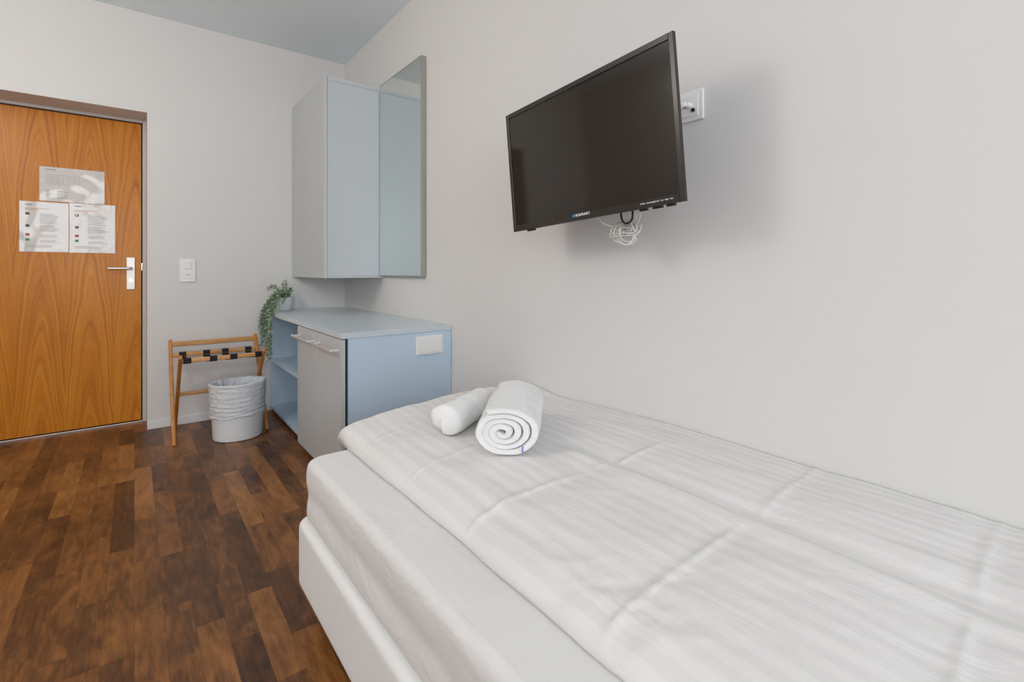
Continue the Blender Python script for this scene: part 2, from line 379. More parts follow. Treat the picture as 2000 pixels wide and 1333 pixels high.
# switch plate on the back wall
sw = thing('light_switch', 'white light switch with power socket below, on wall beside the door', 'switch', (.285, YB, .955))
obj('cover_plate', box((.240, YB-.008, .956), (.330, YB-.0003, 1.112), .003), M['plastic'], sw)
obj('rocker', box((.262, YB-.013, 1.042), (.308, YB-.0075, 1.094), .0025), M['plastic'], sw)
so = obj('socket', box((.259, YB-.010, .974), (.311, YB-.0075, 1.030), .002), M['plastic'], sw)
b = bmesh.new()
for x, z in ((.275, 1.006), (.285, 1.001), (.295, 1.006)): add_tube(b, [(x, YB-.0099, z), (x, YB-.0104, z)], .0026, 10)
obj('pin_hole', b, M['plastic_shadow'], sw)
OFF[so] = OFF[sw]

# ------------------------------------------------------------ low cabinet
CX, CY = .756, 2.265; CT = .741
cab = thing('low_cabinet', 'low pale blue cabinet with open shelves and two doors, under the mirror', 'cabinet', (1.05, 3.1, 0))
xb = .790; wallx = XR-.0015
obj('worktop', box((CX, CY, CT-.026), (wallx, YB-.0015, CT), .0015), M['worktop'], cab)
obj('side_panel', box((xb, CY+.004, .03), (wallx, CY+.024, CT-.0265), .001), M['carcass'], cab)
obj('side_panel', box((xb, YB-.022, .03), (wallx, YB-.002, CT-.0265), .001), M['carcass'], cab)
obj('side_panel', box((xb, 3.03, .047), (wallx-.022, 3.05, CT-.0265), .001), M['carcass'], cab)
obj('back_panel', box((wallx-.02, CY+.0245, .03), (wallx, YB-.0225, CT-.0265)), M['carcass'], cab)
obj('shelf', box((xb+.006, 3.0505, .365), (wallx-.0205, YB-.0225, .386), .001), M['carcass'], cab)
obj('bottom_board', box((xb, CY+.0245, .024), (wallx-.0205, YB-.0225, .046), .001), M['carcass'], cab)
obj('plinth', box((xb+.012, CY+.01, 0), (wallx, YB-.015, .0238)), M['dark'], cab)
ym = 2.645
for (y0, y1, h0, h1) in ((CY, ym-.0015, 2.300, 2.625), (ym+.0015, 3.028, 2.675, 3.005)):
    d = obj('door', box((CX+.001, y0, .03), (CX+.020, y1, CT-.030), .001), [M['cabdoor']], cab)
    ed = obj('edging', box((CX+.0015, y0-.0012, .031), (CX+.0195, y0-.0001, CT-.031)), M['cabedge'], d)
    b = bmesh.new(); hz = .661; hx = CX-.040
    add_box(b, (hx-.002, h0, hz-.006), (hx+.002, h1, hz+.006), .001)
    for yy_ in (h0+.004, h1-.030): add_box(b, (hx, yy_-.006, hz-.004), (CX+.0012, yy_+.006, hz+.004), .0008)
    obj('handle', b, M['satin'], d)
ps = thing('wall_socket', 'blank white double plate on the side of the low blue cabinet', 'socket', (1.21, CY, .645))
obj('cover_plate', box((1.134, CY-.008, .600), (1.288, CY+.0035, .697), .004), M['plastic'], ps)
obj('inner_cover', box((1.146, CY-.0105, .611), (1.276, CY-.0075, .686), .002), M['plastic'], ps)

# ------------------------------------------------------------ wall cabinet and mirror
UX, UY, UZ0, UZ1 = .948, 3.160, .985, 2.270
uc = thing('wall_cabinet', 'tall grey wall cabinet hung in the corner above the worktop', 'cabinet', (1.15, 3.55, UZ0))
obj('top_board', box((UX+.021, UY+.001, UZ1-.024), (wallx, YB-.0015, UZ1), .001), M['cabside'], uc)
obj('bottom_board', box((UX+.021, UY+.001, UZ0), (wallx, YB-.0015, UZ0+.012), .001), M['cabside'], uc)
obj('side_panel', box((UX+.021, UY+.003, UZ0+.0125), (wallx, UY+.022, UZ1-.0245), .001), M['cabside'], uc)
obj('side_panel', box((UX+.021, YB-.022, UZ0+.0125), (wallx, YB-.002, UZ1-.0245), .001), M['cabside'], uc)
obj('back_panel', box((wallx-.012, UY+.0225, UZ0+.0125), (wallx, YB-.0225, UZ1-.0245)), M['cabside'], uc)
for y0, y1 in ((UY, 3.5675), (3.5705, YB-.004)):
    d = obj('door', box((UX, y0, UZ0), (UX+.019, y1, UZ1), .001), M['cabdoor'], uc)
mr = thing('wall_mirror', 'tall wall mirror with a thin beige edge beside the wall cabinet', 'mirror', (wallx, 2.85, .995))
obj('backing', box((XR-.028, 2.551, .997), (wallx, UY-.004, 2.284), .001), M['mirrorframe'], mr)
obj('mirror_glass', box((XR-.033, 2.559, 1.001), (XR-.0283, UY-.005, 2.280)), M['mirror'], mr)
b = bmesh.new()
add_box(b, (XR-.034, 2.551, .997), (XR-.0281, 2.5575, 2.284)); add_box(b, (XR-.034, 2.5575, .997), (XR-.0281, UY-.004, 1.0)); add_box(b, (XR-.034, 2.5575, 2.281), (XR-.0281, UY-.004, 2.284))
obj('edge_strip', b, M['mirrorframe'], mr)

# ------------------------------------------------------------ television
TVP = (1.103, 1.083, 1.413); TVR = (.054, -.046, -1.592)
def tvmat():
    cy, sy = math.cos(TVR[2]), math.sin(TVR[2])
    return Matrix.Rotation(TVR[2], 3, 'Z') @ Matrix.Rotation(TVR[0], 3, 'X') @ Matrix.Rotation(TVR[1], 3, 'Y')
tm = tvmat()
TW, TH = .73, .4365
tv = thing('television', 'black flat television on a swing bracket high above the bed', 'television', TVP, tm.to_euler(), local=True)
b = bmesh.new(); x, z, bz = TW/2, TH/2, .0145
for a, c in (((-x, -z), (-x+bz, z)), ((x-bz, -z), (x, z)), ((-x+bz, z-.017), (x-bz, z)), ((-x+bz, -z), (x-bz, -z+.022))):
    add_box(b, (a[0], 0, a[1]), (c[0], .012, c[1]), .0012)
obj('bezel', b, M['tvblack'], tv)
obj('screen', box((-x+bz, .003, -z+.022), (x-bz, .011, z-.017)), M['screen'], tv)
b = box((-x+.02, .0122, -z+.012), (x-.02, .030, z-.012), .006); add_box(b, (-x+.07, .030, -z+.04), (x-.07, .075, z-.12), .012)
obj('back_cover', b, M['tvblack'], tv)
text_mesh('maker_lettering', 'BLAUPUNKT', .0112, M['white_print'], tv, (.000, -.0006, -z+.0165), (PI/2, 0, 0))
b = bmesh.new(); add_tube(b, [(-.040, .0005, -z+.0165), (-.040, -.0006, -z+.0165)], .0052, 20)
obj('emblem', b, M['cyan_print'], tv)
for i, (tx, s) in enumerate(((.234, 'POWER'), (.255, 'SOURCE'), (.271, 'MENU'), (.2845, 'CH+'), (.298, 'CH-'), (.312, 'VOL+'), (.3275, 'VOL-'))):
    text_mesh('button_lettering', s, .0050 if len(s) < 6 else .0043, M['white_print'], tv, (tx, -.0006, -z+.0125), (PI/2, 0, 0), .0003)
for x0_, x1_ in ((-.30, -.26), (.21, .235), (.255, .285), (.30, .325)):
    obj('button', box((x0_, .012, -z-.005), (x1_, .022, -z+.001), .001), M['tvblack'], tv)
# swing bracket
def W2(p): return Vector(TVP)+tm @ Vector(p)
br = thing('tv_bracket', 'black swing arm bracket between the wall and the television', 'bracket', (XR, 1.15, 1.42))
obj('wall_plate', box((XR-.012, 1.10, 1.32), (XR-.0005, 1.16, 1.50), .002), M['black'], br)
b = bmesh.new(); e = W2((0, .095, 0))
add_bar(b, (XR-.012, 1.13, 1.41), (1.255, 1.20, 1.41), .03, .02, (0, 0, 1)); add_bar(b, (1.255, 1.20, 1.41), e, .03, .02, (0, 0, 1))
obj('arm', b, M['black'], br)
b = bmesh.new(); add_bar(b, W2((-.0, .0785, -.06)), W2((0, .0785, .05)), .12, .004, tm @ Vector((1, 0, 0))); add_tube(b, [W2((0, .078, 0)), e], .012, 12)
obj('mount_head', b, M['black'], br)
# socket right of the television
s2 = thing('wall_socket', 'white socket plate on the wall right of the television with a plug in it', 'socket', (XR, .85, 1.53))
obj('cover_plate', box((XR-.009, .797, 1.490), (XR-.0003, .905, 1.582), .003), M['plastic'], s2)
obj('socket', box((XR-.012, .812, 1.503), (XR-.0085, .890, 1.566), .003), M['plastic'], s2)
pg = thing('antenna_plug', 'white angled plug with cable beside the television edge', 'plug', (XR-.012, .84, 1.537))
b = bmesh.new(); add_tube(b, [(XR-.0125, .838, 1.536), (XR-.034, .838, 1.536)], .0085, 14); add_tube(b, [(XR-.034, .838, 1.536), (XR-.040, .842, 1.534), (XR-.040, .866, 1.528)], [.0085, .008, .0062], 12)
obj('plug_body', b, M['plastic'], pg, smooth=True)
b = bmesh.new(); add_tube(b, [(XR-.040, .8372, 1.536-.012), (XR-.040, .8372, 1.536-.0122)], .0045, 10); add_tube(b, [(XR-.0128, .826, 1.52), (XR-.018, .826, 1.52)], .0055, 12)
obj('connector', b, M['cable_black'], pg)
b = bmesh.new(); add_tube(b, spline([(XR-.040, .864, 1.5285), (XR-.038, .885, 1.512), (XR-.03, .93, 1.48), (XR-.06, 1.00, 1.44), (1.24, 1.03, 1.40)], 8), .0028, 8)
obj('lead', b, M['cable_white'], pg, smooth=True)
# cable bundle below the television
b = bmesh.new(); rr = random.Random(3)
cxx, cyy, czz = 1.20, .976, 1.160
for q in range(9):
    a0 = rr.uniform(0, 6.28); ra = rr.uniform(.030, .056); rb = rr.uniform(.010, .028); tilt = rr.uniform(-.5, .3); pts = []
    oz = rr.uniform(-.018, .016)
    for i in range(25):
        a = a0+2*PI*i/24*1.0
        lx = ra*math.cos(a); lz = rb*math.sin(a)+oz+.004*math.sin(3*a+q)
        pts.append((cxx+rr.uniform(-.0006, .0006)+.012*math.sin(a+q), cyy-(lx*math.cos(tilt)-lz*math.sin(tilt)), czz+lx*math.sin(tilt)+lz*math.cos(tilt)))
    add_tube(b, pts, .0025, 6)
add_tube(b, spline([W2((.008, .05, -.20)), W2((.03, .055, -.232)), (1.195, 1.01, 1.168), (cxx, cyy, czz-.01)], 8), .0022, 6)
add_tube(b, spline([W2((.165, .05, -.20)), W2((.163, .055, -.235)), (cxx, cyy-.015, czz+.015), (cxx, cyy+.02, czz)], 8), .0022, 6)
add_tube(b, spline([W2((.175, .055, -.20)), W2((.172, .06, -.235)), (cxx, cyy-.035, czz+.01), (cxx, cyy, czz-.01)], 8), .0022, 6)
for s_ in (-1, 0, 1): add_tube(b, [(cxx+.014*math.cos(a), cyy+.01+s_*.003, czz-.004+.024*math.sin(a)) for a in [2*PI*i/16 for i in range(17)]], .0016, 5)
tag(obj('cable_bundle', b, M['cable_white'], smooth=True, origin=(cxx, cyy, czz)), 'tangled coil of white cable hanging below the television', 'cable')
b = bmesh.new(); add_tube(b, spline([W2((.113, .05, -.20)), W2((.112, .05, -.225)), W2((.118, .05, -.240)), W2((.130, .05, -.247)), W2((.145, .05, -.243)), W2((.154, .05, -.230)), W2((.157, .05, -.20))], 8), .0030, 8)
tag(obj('black_cable', b, M['cable_black'], smooth=True, origin=(1.16, .95, 1.18)), 'short black cable loop under the television above the white coil', 'cable')

# ------------------------------------------------------------ bed
BX, BF, BH = .392, 1.592, -.42
bed = thing('bed', 'white box spring bed with fitted sheet along the right wall', 'bed', (.87, .6, 0))
def soft_box(x0, x1, y0, y1, z0, z1, r, nz=14, ncr=6, bulge=lambda t: 0.0, nx=40, ny=90, dome=0.0, nzf=None):
    """rounded rectangular cushion: rings around, capped by a grid-like fan"""
    b = bmesh.new()
    def ring(ins, z, cr):
        xa, xb_, ya, yb = x0+ins, x1-ins, y0+ins, y1-ins; cr = max(cr-ins*.5, .004); P = []
        for (cx_, cy_, a0) in ((xb_-cr, yb-cr, 0), (xa+cr, yb-cr, PI/2), (xa+cr, ya+cr, PI), (xb_-cr, ya+cr, 3*PI/2)):
            for i in range(ncr+1):
                a = a0+PI/2*i/ncr; P.append(Vector((cx_+cr*math.cos(a), cy_+cr*math.sin(a), z)))
        # subdivide long sides
        Q = []
        for i in range(len(P)):
            p, q = P[i], P[(i+1) % len(P)]; Q.append(p); L = (q-p).length
            if L > .1:
                n = 24 if i % (ncr+1) == ncr and L > 0 else 1
                for s in range(1, n): Q.append(p.lerp(q, s/n))
        return Q
    prof = []
    for i in range(5): a = PI/2*i/4; prof.append((r*(1-math.sin(a)), z0+r*(1-math.cos(a))))
    for i in range(1, nz): t = i/nz; prof.append((-bulge(t), z0+r+(z1-z0-2*r)*t))
    for i in range(5): a = PI/2*i/4; prof.append((r*(1-math.cos(a)), z1-r+r*math.sin(a)))
    rings = []
    for ins, z in prof:
        pts = ring(max(ins, -.02), z, .045); 
        if nzf: pts = [nzf(p) for p in pts]
        rings.append([b.verts.new(p) for p in pts])
    for a, c in zip(rings, rings[1:]):
        n = len(a)
        for i in range(n): b.faces.new((a[i], a[(i+1) % n], c[(i+1) % n], c[i])).smooth = True
    f1 = b.faces.new(rings[0]); f2 = b.faces.new(rings[-1])
    return b
BZ0, BZ1, MZ = .080, .277, .458
obj('base_box', soft_box(BX, XR-.004, BH, BF, BZ0, BZ1, .018), M['base'], bed)
def wav(p):
    if BZ1 < p.z < MZ:
        k_ = .003*noise.noise(Vector((p.x*3, p.y*3, p.z*14)))
        if p.x < .6: p.x += k_
        if p.y > 1.4: p.y -= k_
    return p
obj('mattress', soft_box(BX+.020, XR-.006, BH+.01, BF-.010, BZ1-.004, MZ, .022, bulge=lambda t: .001-.006*math.exp(-((t-.45)/.20)**2), nzf=wav), M['sheet'], bed, label='mattress in a fitted white sheet')
for fx in (BX+.08, XR-.10):
    for fy in (BH+.10, BF-.12):
        b = bmesh.new(); add_lathe(b, [(.022, 0), (.026, .078), (.026, .0805)], (fx, fy, 0), 20, close=True); obj('foot', b, M['dark'], bed)

# duvet
DX, DF, DH = .540, 1.660, -.36
NXD, NYD = 150, 330
def r_(t): t = np.clip(t, 0, 1); return np.sqrt(1-(1-t)**2)
def sst(t): t = np.clip(t, 0, 1); return t*t*(3-2*t)
def fbm(x, y, seed):
    rs = np.random.RandomState(seed); o = np.zeros_like(x)
    for i in range(10):
        a = rs.uniform(0, 2*PI); f = 2*PI*(1+i*.9); o += np.sin(f*(x*math.cos(a)*1.6+y*math.sin(a)*.7)+rs.uniform(0, 6))*(1/(1+i*.7))
    return o/3
us = np.concatenate([np.linspace(0, .08, 26)**1.0, np.linspace(.08, 1, NXD-25)[1:]])
vs_ = np.concatenate([np.linspace(0, .03, 18), np.linspace(.03, 1, NYD-17)[1:]])
wD, lD = XR-.004-DX, DF-DH
Ug, Vg = np.meshgrid(us, vs_, indexing='ij')
Xg = DX+wD*Ug; Yg = DF-lD*Vg
# wavy outline
Xg = Xg+(1-Ug)**4*(.003*np.sin(Yg*7+1)+.0015*np.sin(Yg*23))
dl = wD*Ug; df = lD*Vg; dr_ = wD*(1-Ug)
def duvet_top(Xg, Yg, dl, df, dr_):
    footness = np.exp(-df/.16)
    base = (.010+.036*r_(dl/.055))*(1-footness)+(.034+.020*r_(dl/.012))*footness
    T = base+.054*(1-np.exp(-dl/.20))*(1-.30*sst((.30-dr_)/.30)*sst((df-.05)/.2)*0.9)
    T -= .014*sst((.35-dr_)/.35)*sst((.5-df)/.3)
    # quilt puffs between pressed folds
    cr = [1.43, 1.135, .835, .482, .15, -.18]
    xc = [.922]
    for i, c in enumerate(cr):
        d = Yg-c-.03*np.sin((Xg-.54)*5+i)*(.5 if i != 2 else 1)
        amp = (.0045, .0060, .0078, .0050, .004, .004)[i]
        ext = [sst((.86-Xg)/.06), sst((.80-Xg)/.06), sst((1.18-Xg)/.05), 1, 1, 1][i]
        gap = 1-.85*np.exp(-((Xg-(.875 if i == 2 else .95))/.055)**2)
        T += amp*np.exp(-np.abs(d)/.0048)*ext*gap*(1-.5*np.exp(-dl/.01)) - .0040*np.exp(-(d/.05)**2)*ext
    for c in xc:
        d = Xg-c-.012*np.sin(Yg*3+.5); k_ = sst((1.02-Yg)/.10)
        T += k_*(.0110*np.exp(-np.abs(d)/.026)-.0120*np.exp(-((d-.055)/.045)**2))
    # hem seam close to the left edge
    d = Xg-(DX+.085)-.006*np.sin(Yg*7); T += .0035*np.tanh(d/.006)*sst((1.2-Yg)/.2)*sst((Yg-.62)/.2)
    # wrinkles
    T += .0062*fbm(Xg*1.3, Yg*1.0, 3)*sst(dl/.08)*sst(df/.06)
    T += .0016*fbm(Xg*3.2+.2*np.sin(Yg*4), Yg*.9, 21)*sst(dl/.05)
    T += .0012*fbm(Xg*2.0+Yg*2.0, Yg*1.2, 31)*sst(dl/.05)
    # radiating tucks at the fold crossing close to the camera
    for (x0, y0, am) in ((.60, .46, .0042), (.59, .60, .0030), (.93, .47, .0018), (.60, .835, .0012), (1.10, 1.30, .002)):
        rx, ry = Xg-x0, Yg-y0; rad = np.sqrt(rx*rx+ry*ry)+1e-6; ang = np.arctan2(ry, rx)
        T += am*np.exp(-(rad/.085)**2)*(fbm(Xg*7, Yg*7, 41)+.25*np.sin(ang*3+rad*25)*sst(rad/.02))
    return np.maximum(T, .006)
T = duvet_top(Xg, Yg, dl, df, dr_)
T *= r_(df/.045)*.75+.25*sst(df/.045)
Ztop = MZ+.0015+T
Zbot = np.full_like(Ztop, MZ+.0012)
# foot overhang sags a little, corner stays puffed
over = sst((Yg-(BF-.03))/.10)
Zbot -= .012*over*sst((Xg-.6)/.2)
# outline bulges out in the middle of its thickness: drop first rows
verts = []; faces = []
nu, nv = Ug.shape
def vid(i, j, s): return s*nu*nv+i*nv+j
top = np.stack([Xg, Yg, Ztop], -1).reshape(-1, 3); bot = np.stack([Xg+.004*(1-Ug), Yg, Zbot], -1).reshape(-1, 3)
allv = np.concatenate([top, bot])
for i in range(nu-1):
    for j in range(nv-1):
        faces.append((vid(i, j, 0), vid(i, j+1, 0), vid(i+1, j+1, 0), vid(i+1, j, 0)))
        faces.append((vid(i, j, 1), vid(i+1, j, 1), vid(i+1, j+1, 1), vid(i, j+1, 1)))
for i in range(nu-1):
    faces.append((vid(i, 0, 0), vid(i+1, 0, 0), vid(i+1, 0, 1), vid(i, 0, 1))); faces.append((vid(i, nv-1, 0), vid(i, nv-1, 1), vid(i+1, nv-1, 1), vid(i+1, nv-1, 0)))
for j in range(nv-1):
    faces.append((vid(0, j, 0), vid(0, j, 1), vid(0, j+1, 1), vid(0, j+1, 0))); faces.append((vid(nu-1, j, 0), vid(nu-1, j+1, 0), vid(nu-1, j+1, 1), vid(nu-1, j, 1)))
me = bpy.data.meshes.new('duvet'); me.from_pydata(allv.tolist(), [], faces); me.materials.append(M['duvet']); me.shade_smooth()
uvl = me.uv_layers.new(name='UVMap'); lv = np.empty(len(me.loops), dtype=np.int32); me.loops.foreach_get('vertex_index', lv)
warp = Xg+.006*np.sin(Yg*3.1)+.004*fbm(Xg, Yg, 11); uva = np.stack([warp.ravel(), Yg.ravel()], -1); uva = np.concatenate([uva, uva])
uvl.data.foreach_set('uv', uva[lv].astype(np.float32).ravel()); me.update()
dv = bpy.data.objects.new('duvet', me); COL.objects.link(dv)
tag(dv, 'white satin striped duvet with pressed folds spread over the bed', 'duvet')
def dz(x, y):
    i = int(np.argmin(np.abs(us-(x-DX)/wD))); j = int(np.argmin(np.abs(vs_-(DF-y)/lD))); return float(Ztop[i, j])

# ------------------------------------------------------------ towels
def rolled(name, p0, p1, R, squash, th, turns, label, cat='towel', taper=1.0, bend=0.0, phase=0.0, r_in=.012, flip=1, tuck=False):
    p0, p1 = Vector(p0), Vector(p1); ax = (p1-p0); L = ax.length; ax.normalize()
    side = Vector((ax.y, -ax.x, 0)).normalized(); up = side.cross(ax).normalized()
    if up.z < 0: up = -up
    n = int(turns*30); b = bmesh.new(); nl = 64; inner = []; outer = []
    for s in range(nl+1):
        t = s/nl; e = min(t, 1-t)*L; pin = math.sqrt(max(0, 1-(1-min(e/.014, 1))**2)); ri, ro = [], []
        for i in range(n+1):
            a = i/n*turns*2*PI; rc = r_in+(R-th*.5-r_in)*i/n
            hh = th*.5*(.66+.32*pin)
            wob = 1+.06*noise.noise(Vector((math.cos(a)*1.1+phase, math.sin(a)*1.1, t*2.2)))+.03*noise.noise(Vector((math.cos(a)*2.4, math.sin(a)*2.4+i/n*2, t*6)))+.008*math.sin(t*L/.0115*2*PI+2*noise.noise(Vector((math.cos(a), math.sin(a), t*2))))
            tel = .010*math.sin(i/n*9+phase)*(1 if s in (0, nl) else max(0, 1-e/.02))*.35
            scl = (1+(taper-1)*t)*wob
            if tuck:
                scl *= 1+.10*noise.noise(Vector((math.cos(a)*1.6+4, math.sin(a)*1.6, t*4))); u_ = min(1, t*L/.022); f_ = i/n; scl *= (.04+.96*math.sqrt(1-(1-u_)**2)) if u_ < 1 else 1; tel += (.030*(1-f_))*max(0, 1-t*3); scl *= 1+.09*max(0, min(1, (t-.56)/.02))
            for lst, rad in ((ri, rc-hh), (ro, rc+hh)):
                q = a*flip+phase; x_, z_ = math.cos(q)*rad*scl, math.sin(q)*rad*squash*scl
                # flatter underside where it lies on the bed
                if z_ < -R*squash*.8: z_ = -R*squash*.8+(z_+R*squash*.8)*.35
                lst.append(b.verts.new(p0+ax*(t*L+tel)+side*(x_+bend*math.sin(PI*t)-(.010*(1-i/n) if not tuck else 0))+up*z_))
        inner.append(ri); outer.append(ro)
    for s in range(nl):
        for i in range(n):
            b.faces.new((outer[s][i], outer[s][i+1], outer[s+1][i+1], outer[s+1][i])).smooth = True
            b.faces.new((inner[s][i], inner[s+1][i], inner[s+1][i+1], inner[s][i+1])).smooth = True
        b.faces.new((outer[s][n], inner[s][n], inner[s+1][n], outer[s+1][n])).smooth = True
        b.faces.new((outer[s][0], outer[s+1][0], inner[s+1][0], inner[s][0])).smooth = True
    for s in (0, nl):
        for i in range(n): b.faces.new((outer[s][i], inner[s][i], inner[s][i+1], outer[s][i+1])).smooth = True
    return b
pa, pb = Vector((.770, 1.020, 0)), Vector((.975, 1.235, 0))
za = max(dz(pa.x+dx_, pa.y+dy_) for dx_ in (-.05, 0, .05) for dy_ in (-.03, .03)); zb = max(dz(pb.x+dx_, pb.y+dy_) for dx_ in (-.05, 0, .05) for dy_ in (-.03, .03))
R1, Q1 = .098, .69
b = rolled('t', (pa.x, pa.y, za+R1*Q1*.86), (pb.x, pb.y, zb+R1*Q1*.86), R1, Q1, .0215, 3.9, '', phase=2.75, r_in=.006)
o = obj('bath_towel', b, M['towel'], origin=(.87, 1.13, za))
b = bmesh.new(); add_box(b, (.793, .9785, .562), (.797, .9815, .580), .0005); obj('care_tag', b, M['bag_mark'], o, label='small blue care tag')
tag(o, 'large rolled white bath towel showing its spiral end, on the duvet', 'towel')
pa, pb = Vector((.715, 1.272, 0)), Vector((.930, 1.368, 0))
za = dz(pa.x, pa.y); zb = dz(pb.x, pb.y); R2, Q2 = .066, .76
b = rolled('t', (pa.x, pa.y, za+R2*Q2*.97), (pb.x, pb.y, zb+R2*Q2*.97), R2, Q2, .012, 3.1, '', phase=-.9, r_in=.009, bend=.010, flip=-1, tuck=True, taper=.74)
o = obj('hand_towel', b, M['towel'], origin=(.83, 1.31, za))
tag(o, 'small rolled white hand towel lying behind the big rolled one', 'towel')

# ------------------------------------------------------------ luggage rack
rk = thing('luggage_rack', 'folding wooden luggage rack with black straps against the back wall', 'luggage rack', (.43, 3.67, 0))
AX = (.184, .680); BXs = (.212, .654)
for x in AX: obj('leg', add_bar(bmesh.new(), (x, 3.468, .0), (x, 3.868, .578), .020, .030, (1, 0, 0), .006, 3), M['beechleg'], rk)
for x in BXs: obj('leg', add_bar(bmesh.new(), (x, 3.893, .0), (x, 3.422, .530), .020, .030, (1, 0, 0), .006, 3), M['beechleg'], rk)
def rail(p0, p1, w, d): return obj('rail', add_bar(bmesh.new(), p0, p1, d, w, (0, 0, 1), .007, 3), M['beech'], rk)
rail((AX[0], 3.853, .553), (AX[1], 3.853, .553), .020, .032)
rail((AX[0], 3.808, .487), (AX[1], 3.808, .487), .026, .026)
rail((BXs[0], 3.450, .500), (BXs[1], 3.450, .500), .026, .026)
rail((BXs[0], 3.664, .262), (BXs[1], 3.664, .262), .020, .024)
for i, f in enumerate((.085, .36, .60, .90)):
    x = .247+(.631-.247)*(0, .345, .625, .985)[i]

    b = bmesh.new(); hw = .0195
    # loop round the front rail, sag across underneath, loop round the back rail
    prof = [(3.4645, .503), (3.458, .5148), (3.442, .5148), (3.4350, .507), (3.4350, .492), (3.442, .4852), (3.460, .4840), (3.63, .456), (3.795, .4715), (3.8150, .4715), (3.8232, .480), (3.8232, .496), (3.8150, .5024), (3.800, .5024), (3.7932, .496), (3.7932, .480)]
    th = .0016
    rows = []
    for q, (y, z) in enumerate(prof):
        p_, n_ = prof[max(q-1, 0)], prof[min(q+1, len(prof)-1)]; tx, tz = n_[0]-p_[0], n_[1]-p_[1]; L_ = math.hypot(tx, tz); nx_, nz_ = tz/L_*th, -tx/L_*th
        rows.append([b.verts.new((x-hw, y, z)), b.verts.new((x+hw, y, z)), b.verts.new((x+hw, y+nx_, z+nz_)), b.verts.new((x-hw, y+nx_, z+nz_))])
    for a, c in zip(rows, rows[1:]):
        for q in range(4): b.faces.new((a[q], a[(q+1) % 4], c[(q+1) % 4], c[q]))
    b.faces.new(rows[0]); b.faces.new(rows[-1]); obj('strap', b, M['black'], rk)
for x, s_ in ((AX[0]-.010, -1), (AX[1]+.010, 1)):
    b = bmesh.new(); add_tube(b, [(x-.002*s_, 3.656, .270), (x+.010*s_, 3.656, .270)], .004, 10); obj('pivot_bolt', b, M['steel'], rk)

# ------------------------------------------------------------ waste bin with liner
bc = (.512, 3.450)
bn = thing('waste_bin', 'white round waste bin with a wrinkled liner, in front of the luggage rack', 'bin', (bc[0], bc[1], 0))
SX, SY = 1.0, .90
b = bmesh.new()
add_lathe(b, [(.0, .0), (.125, .0), (.134, .004), (.137, .012), (.150, .330), (.153, .337), (.150, .340), (.146, .336), (.133, .014), (.0, .012)], (bc[0], bc[1], 0), 64, SX, SY)
bmesh.ops.remove_doubles(b, verts=b.verts, dist=1e-5)
obj('body', b, M['binwhite'], bn, smooth=True)
prof = [(.1475, .145), (.1500, .150)]
for i in range(26): t = i/25; prof.append((.1480+.0085*t+.0014*math.sin(t*40), .152+(.338-.152)*t))
prof += [(.1560, .343), (.1520, .3455), (.1460, .342)]
for i in range(14): t = i/13; prof.append((.143-.03*t-.012*t*t, .335-.20*t))
prof += [(.06, .09), (.0, .085)]
b = bmesh.new(); rings = add_lathe(b, prof, (bc[0], bc[1], 0), 120, SX, SY)
for j, rg in enumerate(rings):
    for kx, v_ in enumerate(rg):
        a = 2*PI*kx/120; d = Vector((math.cos(a), math.sin(a), 0)); zz = v_.co.z
        if j < 30:
            w = .0032*noise.noise(Vector((math.cos(a)*5, math.sin(a)*5, zz*55)))+.0022*noise.noise(Vector((math.cos(a)*14, math.sin(a)*14, zz*30)))
            w += .0024*math.sin(zz*260+2.2*math.sin(a*2)+1.2*math.sin(3*a))*(1 if zz < .215 else .25)
            v_.co += d*max(w+.0012, -.0004)
            if j < 3: v_.co.z += .004*math.sin(a*3)+.003*math.sin(a*7+1)
        elif zz > .09:
            v_.co += d*(.010*noise.noise(Vector((math.cos(a)*6, math.sin(a)*6, zz*9)))-.006)
            
bmesh.ops.remove_doubles(b, verts=b.verts, dist=1e-5)
obj('bin_liner', b, M['bag'], bn, smooth=True)

# ------------------------------------------------------------ potted plant trailing over the cabinet
px_, py_ = .878, 3.862
pt = thing('potted_plant', 'small white pot with trailing green plant on the worktop corner', 'plant', (px_, py_, CT))
b = bmesh.new()
add_lathe(b, [(0, .0006), (.040, .0006), (.044, .004), (.056, .088), (.058, .094), (.0565, .0965), (.052, .094), (.046, .07), (0, .07)], (px_, py_, CT), 40)
bmesh.ops.remove_doubles(b, verts=b.verts, dist=1e-5); obj('pot', b, M['potwhite'], pt, smooth=True)
rr = random.Random(12); stems = []
zt = CT+.085
def S(*p): stems.append(spline(p, 10))
# bushy top sprigs
for q in range(15):
    a = rr.uniform(0, 2*PI); l = rr.uniform(.03, .055)
    S((px_+.02*math.cos(a), py_-.01+.02*math.sin(a), zt), (px_+.03*math.cos(a), py_-.01+.03*math.sin(a), zt+.04), (px_+l*math.cos(a), min(py_+l*math.sin(a), 3.925), zt+rr.uniform(.045, .08)))
S((px_+.0, py_, zt), (px_+.01, py_-.01, zt+.07), (px_+.002, py_, zt+.135))
S((px_-.01, py_, zt), (px_-.01, py_-.02, zt+.06), (px_-.02, py_-.03, zt+.115))
S((px_-.02, py_-.02, zt), (px_-.07, py_-.03, zt+.08), (px_-.125, py_-.03, zt+.078))
S((px_-.02, py_-.02, zt), (px_-.06, py_-.03, zt+.085), (px_-.10, py_-.02, zt+.095))
S((px_-.02, py_-.02, zt), (px_-.06, py_-.045, zt+.03), (px_-.075, py_-.05, zt-.035))
S((px_, py_-.03, zt), (px_-.015, py_-.065, zt+.01), (px_-.03, py_-.07, zt-.03))
